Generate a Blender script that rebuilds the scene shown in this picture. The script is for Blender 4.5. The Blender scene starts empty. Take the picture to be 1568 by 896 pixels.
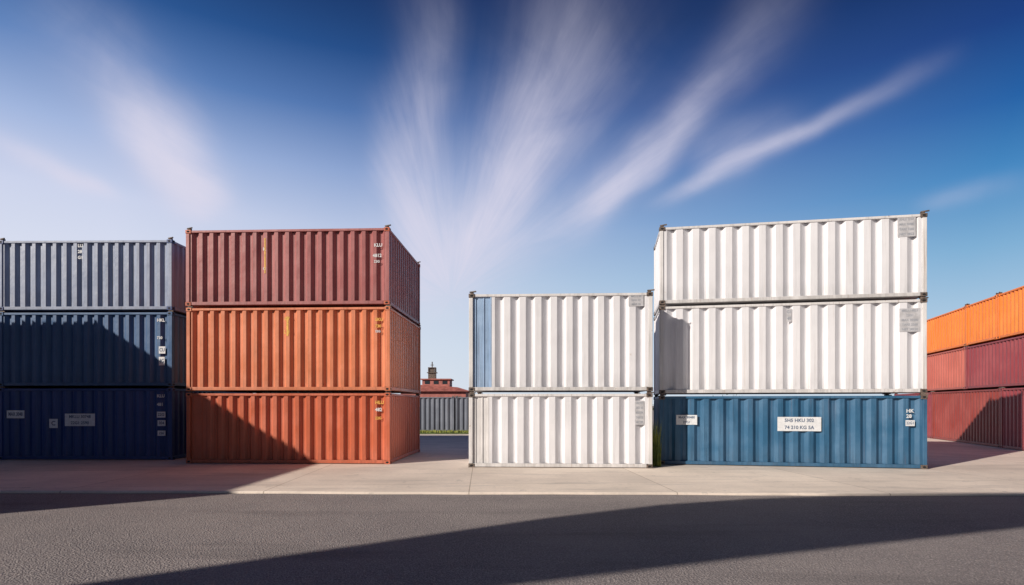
import bpy, bmesh, math, random
from mathutils import Vector, Matrix
random.seed(7)
R=math.radians
scene=bpy.context.scene
COL=scene.collection
F=862.0; CX=784.0; HY=620.0; CH=1.93

# ---------------------------------------------------------------- camera
cam=bpy.data.cameras.new('camera'); co=bpy.data.objects.new('camera',cam); COL.objects.link(co)
co.location=(0,0,CH); co.rotation_euler=(R(90),0,0)
cam.sensor_width=36; cam.lens=36*F/1568; cam.shift_y=(HY-447.5)/1568; cam.clip_end=5000; cam.clip_start=0.05
scene.camera=co

# ---------------------------------------------------------------- sun
EL=25.0; ce=math.cos(R(EL)); AX,AY=0.8,0.6
L=Vector((AX*ce,AY*ce,-math.sin(R(EL))))
sd=bpy.data.lights.new('sun','SUN'); so=bpy.data.objects.new('sun',sd); COL.objects.link(so)
sd.energy=5.0; sd.angle=R(0.5); sd.color=(1.0,0.90,0.78)
so.rotation_euler=L.to_track_quat('-Z','Y').to_euler(); so.location=(-30,-25,25)

# ---------------------------------------------------------------- node helpers
class NT:
    def __init__(s,tree): s.t=tree
    def n(s,typ,**kw):
        nd=s.t.nodes.new(typ)
        for k,v in kw.items(): setattr(nd,k,v)
        return nd
    def l(s,a,b): s.t.links.new(a,b)
    def m(s,op,a,b=None,c=None,clamp=False):
        nd=s.n('ShaderNodeMath',operation=op,use_clamp=clamp)
        for i,v in enumerate((a,b,c)):
            if v is None: continue
            if isinstance(v,(int,float)): nd.inputs[i].default_value=v
            else: s.l(v,nd.inputs[i])
        return nd.outputs[0]
    def dot(s,a,v):
        nd=s.n('ShaderNodeVectorMath',operation='DOT_PRODUCT'); s.l(a,nd.inputs[0]); nd.inputs[1].default_value=v
        return nd.outputs['Value']
    def mr(s,v,a,b,c=0.0,d=1.0,smooth=True):
        nd=s.n('ShaderNodeMapRange'); nd.interpolation_type='SMOOTHSTEP' if smooth else 'LINEAR'
        s.l(v,nd.inputs[0])
        for i,x in zip((1,2,3,4),(a,b,c,d)): nd.inputs[i].default_value=x
        return nd.outputs[0]
    def mix(s,f,a,b,blend='MIX'):
        nd=s.n('ShaderNodeMix',data_type='RGBA',blend_type=blend)
        for i,v in ((0,f),(6,a),(7,b)):
            if isinstance(v,(int,float)): nd.inputs[i].default_value=v
            elif isinstance(v,(tuple,list)): nd.inputs[i].default_value=(*v[:3],1)
            else: s.l(v,nd.inputs[i])
        return nd.outputs[2]
    def noise(s,vec,scale,detail=4,rough=0.5,dist=0.0):
        nd=s.n('ShaderNodeTexNoise'); nd.inputs['Scale'].default_value=scale; nd.inputs['Detail'].default_value=detail
        nd.inputs['Roughness'].default_value=rough; nd.inputs['Distortion'].default_value=dist
        if vec is not None: s.l(vec,nd.inputs['Vector'])
        return nd.outputs[0]
    def mapping(s,vec,sc=(1,1,1),loc=(0,0,0),rz=0):
        nd=s.n('ShaderNodeMapping'); s.l(vec,nd.inputs[0]); nd.inputs['Scale'].default_value=sc; nd.inputs['Location'].default_value=loc; nd.inputs['Rotation'].default_value=(0,0,rz)
        return nd.outputs[0]
    def ramp(s,v,stops):
        nd=s.n('ShaderNodeValToRGB'); s.l(v,nd.inputs[0]); el=nd.color_ramp.elements
        while len(el)<len(stops): el.new(0.5)
        for e,(p,c) in zip(el,stops): e.position=p; e.color=(*c,1)
        return nd.outputs[0]
def lin(c): return tuple(((x/255)/12.92 if x/255<=.04045 else ((x/255+.055)/1.055)**2.4) for x in c)

# ---------------------------------------------------------------- world
w=bpy.data.worlds.new('World'); scene.world=w; w.use_nodes=True
t=w.node_tree; t.nodes.clear(); N=NT(t)
sky=N.n('ShaderNodeTexSky',sky_type='NISHITA'); sky.sun_disc=False
sky.sun_elevation=R(EL); sky.sun_rotation=math.atan2(-AX,-AY)%(2*math.pi)
sky.altitude=0; sky.air_density=1.0; sky.dust_density=0.6; sky.ozone_density=3.0
tc=N.n('ShaderNodeTexCoord'); d=tc.outputs['Generated']
def pdir(x,y): return Vector(((x-CX)/F,1,(HY-y)/F)).normalized()
D=pdir(690,455); e1=Vector((1,0,0)); e1=(e1-D*e1.dot(D)).normalized(); e2=e1.cross(D)
if e2.z<0: e2=-e2
def st(x,y):
    p=pdir(x,y); q=1+p.dot(D); return (p.dot(e1)/q,p.dot(e2)/q)
dd=N.m('MAXIMUM',N.m('ADD',N.dot(d,D),1.0),0.05)
U=N.m('DIVIDE',N.dot(d,e1),dd); V=N.m('DIVIDE',N.dot(d,e2),dd)
phi=N.m('ARCTAN2',U,V)
rad=N.m('SQRT',N.m('ADD',N.m('MULTIPLY',U,U),N.m('MULTIPLY',V,V)))
cmb=N.n('ShaderNodeCombineXYZ'); N.l(N.m('MULTIPLY',phi,9.0),cmb.inputs[0]); N.l(N.m('MULTIPLY',rad,6.0),cmb.inputs[1])
fib=N.noise(cmb.outputs[0],2.2,6,0.62,0.4)
cmb2=N.n('ShaderNodeCombineXYZ'); N.l(N.m('MULTIPLY',phi,1.6),cmb2.inputs[0]); N.l(N.m('MULTIPLY',rad,6.0),cmb2.inputs[1])
big=N.noise(cmb2.outputs[0],2.3,4,0.55,0.6)
wn=N.noise(d,5.0,2,0.5)
warp=N.m('MULTIPLY',N.m('SUBTRACT',wn,0.5),0.035)
streaks=[ # ax,ay,bx,by,wa,wb,int
 (700,430,940,-60,28,95,.50),(712,385,850,90,26,48,.36),
 (650,400,655,-60,32,38,.38),(636,385,592,140,24,28,.42),
 (850,370,1230,-20,22,42,.44),(905,330,1080,160,18,24,.52),
 (1010,310,1440,95,12,15,.58),(1060,265,1240,165,34,26,.20),
 (350,330,40,-20,26,62,.48),(335,315,180,150,28,40,.95),
 (175,302,-60,205,8,16,.62),(560,450,960,290,50,50,.38),(1400,310,1600,250,12,16,.12),
 (600,440,800,310,66,66,.40)]
tot=None
for ax,ay,bx,by,wa,wb,it in streaks:
    A=Vector(st(ax,ay)); B=Vector(st(bx,by)); dv=B-A; ln=dv.length; dv/=ln; nv=Vector((-dv.y,dv.x))
    tt=N.m('DIVIDE',N.m('ADD',N.m('ADD',N.m('MULTIPLY',U,dv.x),N.m('MULTIPLY',V,dv.y)),-A.dot(dv)),ln)
    cr=N.m('ADD',N.m('ADD',N.m('ADD',N.m('MULTIPLY',U,nv.x),N.m('MULTIPLY',V,nv.y)),-A.dot(nv)),warp)
    k=0.5/F
    wd=N.mr(tt,0,1,wa*k*1.05,wb*k*0.9,False)
    q=N.m('DIVIDE',cr,wd); g=N.m('EXPONENT',N.m('MULTIPLY',N.m('MULTIPLY',q,q),-1.0))
    win=N.m('MULTIPLY',N.mr(tt,-0.10,0.22),N.mr(tt,1.12,0.35))
    v=N.m('MULTIPLY',N.m('MULTIPLY',g,win),it)
    tot=v if tot is None else N.m('ADD',tot,v)
tex=N.m('MULTIPLY',N.mr(fib,0.25,0.75,0.74,1.2,False),N.mr(big,0.3,0.65,0.65,1.2,False))
cl=N.m('MULTIPLY',tot,tex)
cl=N.m('SUBTRACT',1.0,N.m('EXPONENT',N.m('MULTIPLY',cl,-1.3)))
ST=0.10
sepd=N.n('ShaderNodeSeparateXYZ'); N.l(d,sepd.inputs[0]); dz=sepd.outputs[2]
east=N.ramp(dz,[(0,lin((204,219,234))),(.10,lin((180,206,228))),(.21,lin((128,176,213))),(.30,lin((66,136,194))),(.38,lin((26,94,165))),(.46,lin((8,54,126))),(.55,lin((5,28,82))),(1,lin((3,14,50)))])
west=N.ramp(dz,[(0,lin((228,232,242))),(.16,lin((228,232,245))),(.29,lin((210,217,241))),(.37,lin((166,186,226))),(.45,lin((94,132,190))),(.52,lin((40,86,148))),(.60,lin((16,46,100))),(1,lin((5,18,55)))])
gf=N.mr(sepd.outputs[0],-0.56,0.62,0,1,False)
grad=N.mix(gf,west,east)
gs=N.n('ShaderNodeVectorMath',operation='SCALE'); N.l(grad,gs.inputs[0]); gs.inputs['Scale'].default_value=1/ST
hazed=N.mix(0.92,sky.outputs[0],gs.outputs[0])
fin=N.mix(cl,hazed,(7.3,7.0,8.3))
# sky behind the camera is dimmed to lower the ambient fill
rear_dim=N.n('ShaderNodeVectorMath',operation='SCALE'); N.l(fin,rear_dim.inputs[0]); N.l(N.mr(sepd.outputs[1],-0.35,0.25,0.34,1.0),rear_dim.inputs['Scale'])
bg=N.n('ShaderNodeBackground'); N.l(rear_dim.outputs[0],bg.inputs[0]); bg.inputs[1].default_value=ST
out=N.n('ShaderNodeOutputWorld'); N.l(bg.outputs[0],out.inputs[0])

# ---------------------------------------------------------------- materials
def base_mat(name):
    m=bpy.data.materials.new(name); m.use_nodes=True; t=m.node_tree
    return m,NT(t),t.nodes['Principled BSDF']
def paint(name,col,rust=0.5,rough=0.42,fade=0.25,rustcol=(0.16,0.06,0.03),grime=0.35):
    m,N,b=base_mat(name)
    tc=N.n('ShaderNodeTexCoord'); oi=N.n('ShaderNodeObjectInfo')
    va=N.n('ShaderNodeVectorMath',operation='ADD'); N.l(tc.outputs['Object'],va.inputs[0])
    sc=N.n('ShaderNodeVectorMath',operation='SCALE'); sc.inputs[0].default_value=(37,21,13); N.l(oi.outputs['Random'],sc.inputs['Scale'])
    N.l(sc.outputs[0],va.inputs[1]); p=va.outputs[0]
    n1=N.noise(p,0.7,4,0.6); st_=N.noise(N.mapping(p,(7,7,0.35)),1.6,4,0.65)
    pale=tuple(min(1,c*1.25+0.05) for c in col); dark=tuple(c*0.55 for c in col)
    c=N.mix(N.m('MULTIPLY',N.mr(n1,0.35,0.7),fade*1.6),col,pale)
    c=N.mix(N.m('MULTIPLY',N.mr(st_,0.48,0.72),fade*1.6),c,dark)
    sp=N.n('ShaderNodeSeparateXYZ'); N.l(tc.outputs['Object'],sp.inputs[0])
    gn=N.noise(N.mapping(p,(3,3,0.8)),1.5,4,0.65)
    gr=N.m('MULTIPLY',N.mr(sp.outputs[2],0.85,0.05),N.mr(gn,0.3,0.65))
    c=N.mix(N.m('MULTIPLY',gr,grime),c,tuple(x*0.45+0.03 for x in col))
    rn=N.noise(N.mapping(p,(1.6,1.6,0.9)),3.5,7,0.72); thr=0.685-0.05*rust
    c=N.mix(N.m('MULTIPLY',N.mr(rn,thr,thr+0.05),0.85*min(1,rust+.2)),c,rustcol)
    rs=N.m('MULTIPLY',N.mr(N.noise(N.mapping(p,(9,9,0.22)),1.7,3,0.6),0.58,0.74),0.50*rust)
    c=N.mix(rs,c,rustcol)
    N.l(c,b.inputs['Base Color'])
    N.l(N.mr(n1,0.3,0.7,rough-0.08,rough+0.15),b.inputs['Roughness'])
    bp=N.n('ShaderNodeBump'); bp.inputs['Strength'].default_value=0.45; bp.inputs['Distance'].default_value=0.035
    N.l(N.noise(p,1.9,3,0.5),bp.inputs['Height']); N.l(bp.outputs[0],b.inputs['Normal'])
    return m
def flat(name,col,rough=0.6,nz=0.3,sc=12,metal=0):
    m,N,b=base_mat(name); tc=N.n('ShaderNodeTexCoord')
    n=N.noise(tc.outputs['Object'],sc,5,0.6)
    N.l(N.mix(N.mr(n,0.3,0.7),tuple(c*(1-nz) for c in col),tuple(min(1,c*(1+nz)) for c in col)),b.inputs['Base Color'])
    b.inputs['Roughness'].default_value=rough; b.inputs['Metallic'].default_value=metal
    return m
M_hole_shade=flat('hole_shade_disc',(0.012,0.012,0.014),0.9)  # near-black for flat discs that paint the shade of casting holes
M_cast=flat('casting_steel',(0.13,0.10,0.085),0.6,0.6,9)
M_label=flat('label_white',(0.68,0.70,0.73),0.5,0.08)
M_ink=flat('label_ink',(0.10,0.14,0.22),0.6,0.1)
M_grayink=flat('faded_ink',(0.30,0.32,0.37),0.6,0.1)
M_yel=flat('yellow_mark',(0.75,0.42,0.08),0.6,0.2)
M_canopy=flat('shadow_canopy_grey',(0.3,0.3,0.32),0.7)  # plain grey of the added, out-of-view shadow canopy
M_patch=flat('grey_patch',(0.48,0.48,0.51),0.6,0.15,6)
WHITE=paint('paint_white',(0.72,0.72,0.76),0.35,0.4,0.13,(0.45,0.35,0.26),0.32)
WHITEF=paint('paint_white_frame',(0.64,0.63,0.64),0.9,0.45,0.3,(0.26,0.15,0.07),0.5)
MAROON=paint('paint_maroon',(0.36,0.12,0.12),0.5,fade=.32)
RUSTO=paint('paint_rust_orange',(0.63,0.20,0.095),0.6,fade=.32)
RUSTR=paint('paint_rust_red',(0.52,0.125,0.06),0.6,fade=.32)
BLUEG=paint('paint_blue_grey',(0.235,0.285,0.41),0.35,fade=0.32)
NAVY1=paint('paint_navy_mid',(0.034,0.10,0.23),0.3)
NAVY=paint('paint_navy',(0.015,0.05,0.20),0.25)
TEAL=paint('paint_steel_blue',(0.028,0.110,0.215),0.4,fade=.35)
ORANGE=paint('paint_orange',(0.78,0.20,0.025),0.35)
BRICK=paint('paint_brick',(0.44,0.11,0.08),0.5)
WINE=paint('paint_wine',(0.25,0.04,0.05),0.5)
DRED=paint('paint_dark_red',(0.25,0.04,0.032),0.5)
GREYC=paint('paint_slate',(0.17,0.19,0.24),0.4)
PALEB=paint('paint_pale_blue',(0.26,0.38,0.56),0.5,0.35,0.5)

# ---------------------------------------------------------------- mesh helpers
def obj(name,verts,faces,mats,parent=None,mi=None,M=None):
    me=bpy.data.meshes.new(name); me.from_pydata(verts,[],faces)
    for m in (mats if isinstance(mats,(list,tuple)) else [mats]): me.materials.append(m)
    if mi: 
        for p,i in zip(me.polygons,mi): p.material_index=i
    me.update(); o=bpy.data.objects.new(name,me); COL.objects.link(o)
    if parent: o.parent=parent
    if M is not None: o.matrix_local=M
    return o
class MB:
    def __init__(s): s.v=[];s.f=[];s.mi=[]
    def box(s,x0,x1,y0,y1,z0,z1,mi=0):
        b=len(s.v)
        s.v+=[(x0,y0,z0),(x1,y0,z0),(x1,y1,z0),(x0,y1,z0),(x0,y0,z1),(x1,y0,z1),(x1,y1,z1),(x0,y1,z1)]
        for f in ((0,3,2,1),(4,5,6,7),(0,1,5,4),(1,2,6,5),(2,3,7,6),(3,0,4,7)):
            s.f.append(tuple(b+i for i in f)); s.mi.append(mi)
    def poly(s,pts,mi=0):
        b=len(s.v); s.v+=[tuple(p) for p in pts]; s.f.append(tuple(range(b,b+len(pts)))); s.mi.append(mi)
    def tube(s,p,q,r,mi=0,n=8):
        p=Vector(p);q=Vector(q);a=(q-p).normalized();u=a.orthogonal().normalized();v=a.cross(u);b=len(s.v)
        for c in (p,q):
            for i in range(n):
                an=2*math.pi*i/n; s.v.append(tuple(c+u*math.cos(an)*r+v*math.sin(an)*r))
        for i in range(n):
            j=(i+1)%n; s.f.append((b+i,b+j,b+n+j,b+n+i)); s.mi.append(mi)
        s.f.append(tuple(b+n-1-i for i in range(n))); s.mi.append(mi)
        s.f.append(tuple(b+n+i for i in range(n))); s.mi.append(mi)
    def make(s,name,mats,parent=None,bevel=0):
        o=obj(name,s.v,s.f,mats,parent,s.mi)
        if bevel:
            m=o.modifiers.new('bevel','BEVEL'); m.width=bevel; m.segments=2; m.limit_method='ANGLE'
        return o
STD=(.32,.24,.22,.22)   # outer flat, falling flank, inner flat, rising flank (fractions of the pitch)
WIDE=(.40,.34,.10,.16)
def corr(mb,a,b,z0,z1,period,depth,inward,prof=STD):
    a=Vector(a);b=Vector(b);ln=(b-a).length;dv=(b-a)/ln;iw=Vector(inward)
    n=max(1,round(ln/period)); per=ln/n
    o,f1,inn,f2=[q*per for q in prof]
    pts=[(0,0)]
    for i in range(n):
        x0=i*per
        pts+=[(x0+o/2,0),(x0+o/2+f1,depth),(x0+o/2+f1+inn,depth),(x0+o/2+f1+inn+f2,0)]
    pts.append((ln,0))
    base=len(mb.v)
    for (s_,dp) in pts:
        p=a+dv*s_+iw*dp
        mb.v.append((p.x,p.y,z0)); mb.v.append((p.x,p.y,z1))
    for i in range(len(pts)-1):
        k=base+2*i; mb.f.append((k,k+2,k+3,k+1)); mb.mi.append(0)

def text_mesh(txt,size,mat,parent,loc,rot=(R(90),0,0),align='LEFT',name='marking',maxw=None):
    c=bpy.data.curves.new(name,'FONT'); c.body=txt; c.size=size; c.align_x=align; c.align_y='CENTER'; c.offset=0.003*size/0.1; c.resolution_u=3
    o=bpy.data.objects.new('tmp',c); COL.objects.link(o)
    bpy.context.view_layer.update()
    me=bpy.data.meshes.new_from_object(o.evaluated_get(bpy.context.evaluated_depsgraph_get()))
    wd=o.dimensions.x
    bpy.data.objects.remove(o); me.materials.clear(); me.materials.append(mat)
    p=bpy.data.objects.new(name,me); COL.objects.link(p); p.parent=parent; p.location=loc; p.rotation_euler=rot
    if maxw and wd>maxw: p.scale=(maxw/wd,1,1)
    return p

def container(A,B,depth,z0,z1,mat,frame=None,period=0.4,cd=0.055,prof=STD,labels=(),flatx=0,flatmat=None,castmat=None,top=False,inset=0.035):
    A=Vector((A[0],A[1]));B=Vector((B[0],B[1])); Lc=(B-A).length; ang=math.atan2(B.y-A.y,B.x-A.x)
    e=bpy.data.objects.new('shipping_container',None); COL.objects.link(e); e.empty_display_size=0.3
    jit=random.uniform(-0.02,0.02)
    e.location=(A.x+random.uniform(-.015,.015),A.y+jit,z0); e.rotation_euler=(0,0,ang+R(random.uniform(-0.2,0.2)))
    frame=frame or mat; GAP=0.07; H=z1-z0-GAP; Dp=depth
    fr=MB(); p=0.13; tr=0.09; br=0.13; ch=0.12; cw=0.18
    for x in (0,Lc-p):
        for y in (0,Dp-p):
            fr.box(x+.004,x+p-.004,y+.004,y+p-.004,ch,H-ch)
    for y in (0.012,Dp-0.012-0.09):
        fr.box(cw,Lc-cw,y,y+.09,H-tr,H-0.012); fr.box(cw,Lc-cw,y,y+.09,0.02,br)
        fr.box(p,cw,y+.004,y+.086,H-tr,H-0.016); fr.box(p,cw,y+.004,y+.086,0.024,br)
    for x in (0.012,Lc-0.012-0.09):
        fr.box(x,x+.09,cw,Dp-cw,H-tr,H-0.012); fr.box(x,x+.09,cw,Dp-cw,0.02,br)
    fr.box(0.09,Lc-0.09,0.09,Dp-0.09,H-0.06,H-0.03); fr.box(0.1,Lc-0.1,0.1,Dp-0.1,0.03,0.10)
    fr.make('frame',[frame],e,0.012)
    pn=MB(); xs=p
    if flatx:
        xs=p+flatx
        fm=MB(); fm.box(p,xs-.05,inset+.045,inset+.075,br,H-tr)
        fm.box(xs-.05,xs,inset,inset+.06,br,H-tr)
        fm.box(p+.06,p+.09,inset+.02,inset+.044,br,H-tr); fm.box(p+flatx*.55,p+flatx*.55+.03,inset+.02,inset+.044,br,H-tr)
        fm.make('end_panel',[flatmat or mat],e,0.006)
    zt=H-tr-.002; zb=br+.002
    corr(pn,(xs,inset),(Lc-p,inset),zb,zt,period,cd,(0,1),prof)
    corr(pn,(Lc-p,Dp-inset),(p,Dp-inset),zb,zt,period,cd,(0,-1),prof)
    corr(pn,(Lc-inset,p),(Lc-inset,Dp-p),zb,zt,0.3,0.06,(-1,0))
    corr(pn,(inset,Dp-p),(inset,p),zb,zt,0.3,0.06,(1,0))
    pn.make('side_panels',[mat],e)
    cs=MB()
    for x,sx in ((0,0),(Lc-cw,1)):
        for y in (0,Dp-cw):
            for z in (0,H-ch+.006):
                cs.box(x-.006 if not sx else x,x+cw if not sx else x+cw+.006,y-.006,y+cw+.006,z,z+ch,0)
                px=x+cw/2; pts=[]; fy=y-.009 if y==0 else y+cw+.009
                for i in range(12):
                    an=2*math.pi*i/12*(1 if y==0 else -1)
                    pts.append((px+.05*math.cos(an),fy,z+ch/2+.032*math.sin(an)))
                cs.poly(pts,1)
                fx=-.009 if not sx else Lc+.009
                pts=[(fx,y+cw/2+.05*math.cos(2*math.pi*i/12),z+ch/2+.032*math.sin(2*math.pi*i/12)) for i in range(12)]
                if not sx: pts.reverse()
                cs.poly(pts,1)
            if top:
                cs.box(x+.04,x+cw-.04,y+.04,y+cw-.04,H+.006,H+.08,2); cs.tube((x+cw/2-.07,y+.06,H+.06),(x+cw/2+.14,y-.01,H+.07),.025,2)
            else:
                cs.box(x+.03,x+cw-.03,y+.03,y+cw-.03,H+.006,H+GAP-.002,2); cs.box(x+.06,x+cw+.04,y+.006,y+.03,H+.012,H+.05,2)
    cs.make('corner_castings',[castmat or frame,M_hole_shade,M_cast],e,0.008)
    yf=inset-0.006
    nrm=Vector((math.sin(ang),-math.cos(ang)))
    def loc(px,py):
        dx=(px-CX)/F
        den=dx*nrm.x+nrm.y; tt=A.dot(nrm)/den; P=Vector((dx*tt,tt))
        return (P-A).length*(1 if (P-A).dot(B-A)>0 else -1), CH+(HY-py)/F*tt-z0
    for lb in labels:
        k=lb[0]
        if k=='plate':
            x1,z1_=loc(lb[1],lb[3]);x2,z2_=loc(lb[2],lb[4])
            mb=MB(); mb.box(x1,x2,yf-.004,yf,min(z1_,z2_),max(z1_,z2_)); mb.make('label_plate',[lb[6] if len(lb)>6 else M_label],e)
            rows=lb[5]; hh=abs(z1_-z2_)
            for i,tx in enumerate(rows):
                zc=max(z1_,z2_)-hh*(i+.5)/len(rows)
                text_mesh(tx,hh/len(rows)*.66,lb[7] if len(lb)>7 else M_ink,e,((x1+x2)/2,yf-.007,zc),align='CENTER',maxw=(x2-x1)*.8)
        elif k=='text':
            x1,z1_=loc(lb[1],lb[2]); text_mesh(lb[3],lb[4],lb[5],e,(x1,yf-.002,z1_))
        elif k=='block':
            x1,z1_=loc(lb[1],lb[3]);x2,z2_=loc(lb[2],lb[4]); mb=MB()
            mb.box(x1,x2,yf-.003,yf,min(z1_,z2_),max(z1_,z2_)); mb.make('marking',[lb[5]],e)
    return e

# ---------------------------------------------------------------- container stacks
def W(px,s): return ((px-CX)/s, F/s)
mk=M_label
a,b=W(-2,43.3),W(264,43.5)
zs=[0,2.60,5.28,7.82]
KB=dict(period=.36,cd=.09)
container(a,b,6.0,zs[0],zs[1],NAVY,**KB,labels=[
 ('plate',99,145,633,652,['MKLU 30748','22G1 2590']),('plate',75,88,641,655,['C']),('plate',10,37,628,640,['MAX 3048']),
 ('plate',240,253,630,639,['22G']),('plate',241,253,643,652,['304']),('plate',241,253,659,667,['226']),
 ('text',240,606,'KLU',.15,mk),('text',240,619,'481',.15,mk)])
container(a,b,6.0,zs[1],zs[2],NAVY1,**KB,labels=[
 ('plate',243,253,530,541,['CU']),('plate',243,252,546,559,['4G']),('text',240,490,'HKL',.15,mk),('text',240,517,'730',.13,mk)])
container(a,b,6.0,zs[2],zs[3],BLUEG,**KB,top=True,castmat=NAVY,labels=[
 ('text',119,376,'LU',.15,mk),('text',119,385,'28',.15,mk),('text',119,394,'G1',.15,mk)])
a2=(a[0]-6.3,a[1]+.05); b2=(a[0]-.18,a[1])
for i,m in enumerate((NAVY,TEAL,BLUEG)): container(a2,b2,6.0,zs[i],zs[i+1],m,**KB,top=(i==2))
# red stack
a,b=W(285,46.2),W(597,46.9); zs=[0,2.40,5.22,7.80]
KR=dict(period=.37,cd=.095)
container(a,b,4.9,zs[0],zs[1],RUSTR,**KR,flatx=.62,flatmat=RUSTR,labels=[
 ('text',574,616,'HLU',.15,M_yel),('text',574,627,'482',.15,mk),('text',574,640,'22G',.12,M_yel)])
container(a,b,4.9,zs[1],zs[2],RUSTO,**KR,labels=[
 ('block',438,441,484,514,M_yel),('text',435,488,'K7',.15,M_yel),('text',434,508,'LU',.16,M_yel),
 ('text',574,489,'SKU',.14,M_yel),('text',574,499,'730',.13,M_yel),('text',574,507,'22G',.10,mk)])
container(a,b,4.9,zs[2],zs[3],MAROON,**KR,top=True,castmat=RUSTR,labels=[
 ('block',405,407,364,418,M_yel),('text',403,381,'K',.15,mk),('text',403,411,'G',.14,mk),
 ('text',573,375,'KLU',.15,mk),('text',571,391,'4812',.15,mk),('text',573,400,'22G',.11,mk)])
# middle white stack
a,b=W(718,49.4),W(1000,50.2); zs=[0,2.36,5.45]
G=M_grayink; KW=dict(period=.50,cd=.11,prof=WIDE,castmat=M_cast)
container(a,b,2.44,zs[0],zs[1],WHITE,WHITEF,**KW,flatx=.5,flatmat=WHITEF,labels=[('plate',973,987,613,650,['CSQ 417','22G1 60','MAX 304','TARE 22','NET 282'],M_patch,G)])
container(a,b,2.44,zs[1],zs[2],WHITE,WHITEF,**KW,top=True,flatx=.58,flatmat=PALEB,labels=[('plate',963,986,450,468,['MKLU 48','22G1 07','MAX 30'],M_patch,G)])
# right stack
a,b=W(1010,47.0),W(1420,50.7); zs=[0,2.30,5.22,7.80]
container(a,b,2.44,zs[0],zs[1],TEAL,period=.46,cd=.09,castmat=M_cast,labels=[
 ('plate',1191,1258,638,660,['5H5 HKU 302','74 210 KG 5A']),('plate',1036,1068,635,650,['MAX 30480','22G1']),
 ('text',1388,629,'HK',.15,mk),('text',1388,637,'28',.15,mk),('plate',1387,1401,643,652,['22G1'])])
container(a,b,2.44,zs[1],zs[2],WHITE,WHITEF,**KW,labels=[
 ('plate',1378,1410,472,507,['MKLU 4821','22G1','MAX 30480','TARE 2260','NET 28220'],M_patch,G),('plate',1205,1213,472,492,['G1','48'],M_patch,G)])
container(a,b,2.44,zs[2],zs[3],WHITE,WHITEF,**KW,top=True,labels=[
 ('plate',1375,1403,332,361,['KHLU 3107','MAX 30480','TARE 2260','NET 2822'],M_patch,G)])
# right-hand row running back
P0=Vector((21.0,22.0)); Pd=Vector((3.4,11.0))
def PP(u): q=P0+Pd*u; return (q.x,q.y)
def row(us,z0,z1,mats,top=False):
    for (u0,u1),m in zip(us,mats): container(PP(u1),PP(u0),2.44,z0,z1,m,period=.3,cd=.06,top=top)
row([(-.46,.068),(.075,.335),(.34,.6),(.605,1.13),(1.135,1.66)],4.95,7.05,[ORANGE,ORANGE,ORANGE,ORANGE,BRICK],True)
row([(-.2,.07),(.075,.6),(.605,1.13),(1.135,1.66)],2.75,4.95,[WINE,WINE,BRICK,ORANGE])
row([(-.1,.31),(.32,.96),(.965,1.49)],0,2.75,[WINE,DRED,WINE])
for xx,m in ((-14.6,BRICK),(-8.3,GREYC),(-4.1,GREYC),(2.2,NAVY)):
    container((xx,41),(xx+(4.1 if xx==-8.3 else 6.1),41),2.44,0,2.6,m,period=.34,cd=.07,top=True)

# container stacks added out of frame to throw shadow on the left stacks
x0=-20.2
for c_ in range(2):
  for i in range(3):
    for j,(y0,y1) in enumerate(((2.1,8.9),(9.0,15.8))):
        xx=x0-c_*2.6
        container((xx-2.44,y1),(xx-2.44,y0),2.44,i*2.72,(i+1)*2.72,(RUSTO,NAVY,TEAL,WHITE,BRICK,GREYC)[(i*2+j+c_)%6],period=.35,top=(i==2))

# unseen canopy added behind the photographer, outlined to cast the asphalt shadow band
zc=10.5; ox,oy=AX*ce/math.sin(R(EL))*(zc+.05),AY*ce/math.sin(R(EL))*(zc+.05)
Uq=[(-9,3.3),(-5.1,6.0),(-2.4,7.8),(0.2,9.6),(2.7,11.0),(4.8,11.7),(7.1,12.1),(9.2,12.2),(11.1,12.25),(16,12.4)]
Lq=[(16,11.4),(12,10.3),(8.6,9.2),(2.8,7.2),(-1,5.8),(-6,3.2)]
pts=[(x-ox,y-oy) for x,y in Uq+Lq]
cn=bpy.data.objects.new('shadow_canopy',None); COL.objects.link(cn)
n=len(pts); vs=[(x,y,zc) for x,y in pts]+[(x,y,zc+.18) for x,y in pts]
fs=[tuple(range(n)),tuple(range(n,2*n))[::-1]]+[(i,(i+1)%n,n+(i+1)%n,n+i) for i in range(n)]
ro=obj('roof',vs,fs,[M_canopy],cn)
ps=MB()
for x,y in ((-7,3.6),(-3.5,5.8),(15.2,12.0),(13.9,11.4)):
    ps.tube((x-ox,y-oy,-.05),(x-ox,y-oy,zc+.01),.14)
ps.make('shadow_canopy_posts',[M_cast],cn)

# ---------------------------------------------------------------- ground
m,N,b=base_mat('asphalt'); tc=N.n('ShaderNodeTexCoord'); p=tc.outputs['Object']
n1=N.noise(p,0.35,5,0.6); n2=N.noise(p,45,3,0.75); vo=N.n('ShaderNodeTexVoronoi'); vo.inputs['Scale'].default_value=42; N.l(p,vo.inputs['Vector'])
c=N.mix(N.mr(n1,0.3,0.7),(0.18,0.16,0.165),(0.26,0.228,0.225))
c=N.mix(N.mr(n2,0.45,0.66),c,(0.44,0.39,0.375))
c=N.mix(N.m('MULTIPLY',N.mr(N.noise(N.mapping(p,(.15,.9,1)),1.0,5,.6),.5,.75),.5),c,(0.11,0.10,0.105))
N.l(c,b.inputs['Base Color']); b.inputs['Roughness'].default_value=0.85
h=N.m('ADD',N.m('MULTIPLY',vo.outputs['Distance'],1.0),N.m('MULTIPLY',n2,0.8))
bp=N.n('ShaderNodeBump'); bp.inputs['Strength'].default_value=1.0; bp.inputs['Distance'].default_value=0.012; N.l(h,bp.inputs['Height']); N.l(bp.outputs[0],b.inputs['Normal'])
obj('asphalt_ground',[(-2500,-2500,-.05),(2500,-2500,-.05),(2500,2500,-.05),(-2500,2500,-.05)],[(0,1,2,3)],[m])
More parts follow.
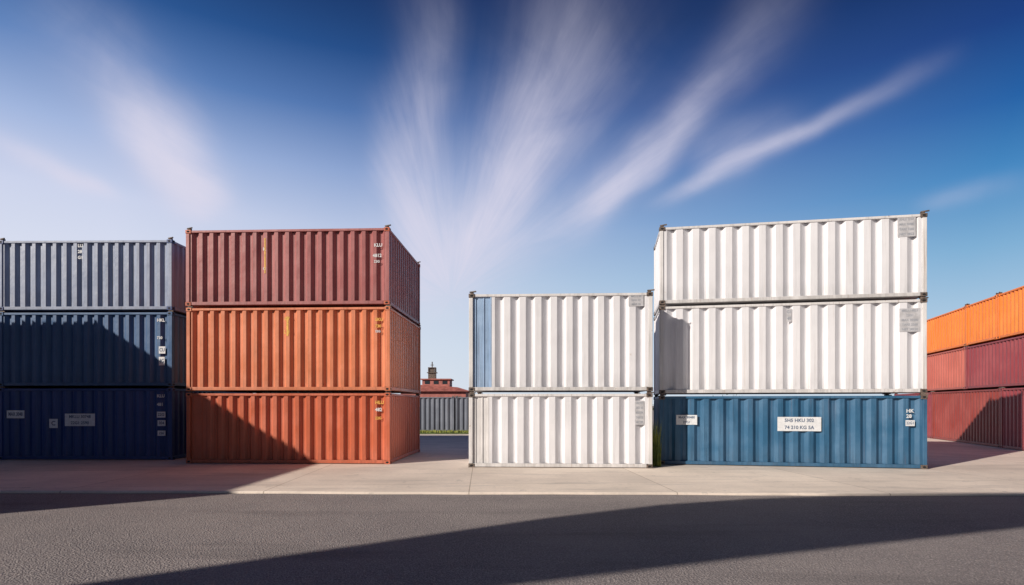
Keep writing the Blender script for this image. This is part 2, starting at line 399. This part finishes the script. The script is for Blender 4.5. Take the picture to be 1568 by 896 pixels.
m,N,b=base_mat('concrete'); tc=N.n('ShaderNodeTexCoord'); p=tc.outputs['Object']
n1=N.noise(p,0.5,6,0.6); n2=N.noise(p,9,6,0.7); n3=N.noise(N.mapping(p,(.25,1.3,1)),1.2,5,.65)
br=N.n('ShaderNodeTexBrick'); br.offset=0.0; N.l(N.mapping(p,(1,1,1),(0.3,-.2,0),R(-3)),br.inputs['Vector'])
br.inputs['Scale'].default_value=1; br.inputs['Brick Width'].default_value=4.6; br.inputs['Row Height'].default_value=3.4
br.inputs['Mortar Size'].default_value=0.014; br.inputs['Mortar Smooth'].default_value=.3
br.inputs['Color1'].default_value=(1,1,1,1);br.inputs['Color2'].default_value=(.88,.88,.89,1);br.inputs['Mortar'].default_value=(.55,.52,.5,1)
c=N.mix(N.mr(n1,.3,.7),(0.72,0.63,0.55),(0.88,0.77,0.67)); c=N.mix(N.m('MULTIPLY',N.mr(n2,.45,.7),.35),c,(0.55,.49,.44))
c=N.mix(N.m('MULTIPLY',N.mr(n3,.50,.72),.5),c,(0.42,.38,.355)); c=N.mix(1.0,c,br.outputs['Color'],'MULTIPLY')
st2=N.noise(p,1.7,6,.7); c=N.mix(N.m('MULTIPLY',N.mr(st2,.60,.66),.45),c,(0.36,.33,.31))
N.l(c,b.inputs['Base Color']); b.inputs['Roughness'].default_value=.8
bp=N.n('ShaderNodeBump'); bp.inputs['Strength'].default_value=.3; bp.inputs['Distance'].default_value=.01; N.l(n2,bp.inputs['Height']); N.l(bp.outputs[0],b.inputs['Normal'])
M_conc=m
def ye(x): return 12.48-(x)*0.02+0.03*math.sin(x*.7)+.02*math.sin(x*2.3)
mb=MB(); xsn=[-60+120*i/120 for i in range(121)]
for i in range(120):
    xa,xb=xsn[i],xsn[i+1]
    mb.poly([(xa,ye(xa)+.03,0),(xb,ye(xb)+.03,0),(xb,37.6,0),(xa,37.6,0)])
    mb.poly([(xa,ye(xa),-.018),(xb,ye(xb),-.018),(xb,ye(xb)+.03,0),(xa,ye(xa)+.03,0)])
    mb.poly([(xa,ye(xa),-.06),(xb,ye(xb),-.06),(xb,ye(xb),-.018),(xa,ye(xa),-.018)])
mb.make('concrete_pavement',[M_conc])
M_grass=flat('grass_soil',(0.09,0.13,0.035),.9,.4,3)
mb=MB(); mb.box(-60,20,38.6,40.6,-.04,.03); mb.make('grass_verge',[M_grass])
mg,N,b=base_mat('leaf'); tc=N.n('ShaderNodeTexCoord'); n=N.noise(tc.outputs['Object'],3,4,.6)
N.l(N.mix(N.mr(n,.35,.65),(0.10,0.15,0.03),(0.33,0.34,0.06)),b.inputs['Base Color']); b.inputs['Roughness'].default_value=.7
def blades(name,x0,x1,y0,y1,n,hmin,hmax,wd):
    mb=MB()
    for i in range(n):
        x=random.uniform(x0,x1);y=random.uniform(y0,y1);h=random.uniform(hmin,hmax);a=random.uniform(0,6.28);lx,ly=random.uniform(-.3,.3)*h*.4,random.uniform(-.3,.3)*h*.4
        dx,dy=math.cos(a)*wd,math.sin(a)*wd
        mb.poly([(x-dx,y-dy,0),(x+dx,y+dy,0),(x+dx*.7+lx*.4,y+dy*.7+ly*.4,h*.6),(x-dx*.7+lx*.4,y-dy*.7+ly*.4,h*.6)])
        mb.poly([(x-dx*.7+lx*.4,y-dy*.7+ly*.4,h*.6),(x+dx*.7+lx*.4,y+dy*.7+ly*.4,h*.6),(x+lx,y+ly,h)])
    return mb.make(name,[mg])
blades('tall_grass',4.42,4.66,17.6,19.5,600,.4,1.6,.010)
blades('grass',-14,2,38.8,40.4,4000,.08,.22,.02)

# ---------------------------------------------------------------- distant harbour office
M_pink=flat('red_render',(0.42,0.15,0.13),.7,.25,2); M_rf=flat('roof_red',(0.38,0.13,0.11),.6,.3,3); M_win=flat('window_glass',(0.03,0.04,0.05),.15,.1)
of=bpy.data.objects.new('harbour_office',None); COL.objects.link(of); of.location=(-6.5,50,.15)
mb=MB(); mb.box(-3.4,2.4,0,6,-.2,3.0); mb.make('walls',[M_pink],of)
mb=MB(); 
b0=[(-3.7,-.3,3.0),(2.9,-.3,3.0),(2.9,6.3,3.0),(-3.7,6.3,3.0)]; b1=[(-2.2,.8,3.65),(1.6,.8,3.4),(1.6,4.5,3.4),(-2.2,4.5,3.65)]
for i in range(4): j=(i+1)%4; mb.poly([b0[i],b0[j],b1[j],b1[i]])
mb.poly(b1); mb.make('roof',[M_rf],of)
mb=MB(); mb.box(-1.7,.8,1.4,3.6,3.4,4.1); mb.box(-1.85,.95,1.25,3.75,4.1,4.2); mb.make('upper_storey',[M_pink],of)
mb=MB()
for i in range(5): mb.box(-3+i*1.1,-2.4+i*1.1,-.012,.0,1.0,2.2)
for i in range(3): mb.box(-1.45+i*.8,-1.0+i*.8,1.385,1.4,3.7,4.0)
mb.make('windows',[M_win],of)
mb=MB(); mb.box(-1.25,-.55,2,2.5,4.2,4.75); mb.box(-1.35,-.45,1.9,2.6,4.75,4.82)
for dx in (-1.23,-.61): 
    for dy in (2.0,2.45): mb.tube((dx+.02,dy,4.8),(dx+.02,dy,5.2),.05)
mb.box(-1.1,-.7,2.05,2.4,4.82,5.2); mb.box(-1.25,-.55,1.95,2.5,5.2,5.28); mb.tube((-.9,2.2,5.28),(-.9,2.2,5.8),.05); mb.tube((-1.05,2.2,5.5),(-.75,2.2,5.5),.03)
mb.make('lookout_tower',[M_cast],of)

# distant tree line
mt=flat('tree_foliage',(0.06,0.085,0.04),.9,.5,.3)
mb=MB()
for i in range(9000):
    x=random.uniform(-260,260); y=random.uniform(170,190); top=3.2+1.0*math.sin(x*.11)+.8*math.sin(x*.37+1)+.5*math.sin(x*1.1)
    z=random.uniform(0,1)**.7*top; s=random.uniform(.3,.8)
    v=[Vector((random.uniform(-s,s),random.uniform(-s,s),random.uniform(-s,s)))+Vector((x,y,max(z,.2))) for _ in range(3)]
    mb.poly(v)
mb.make('tree_line',[mt])

scene.view_settings.view_transform='Standard'
scene.view_settings.look='None'; scene.view_settings.exposure=0
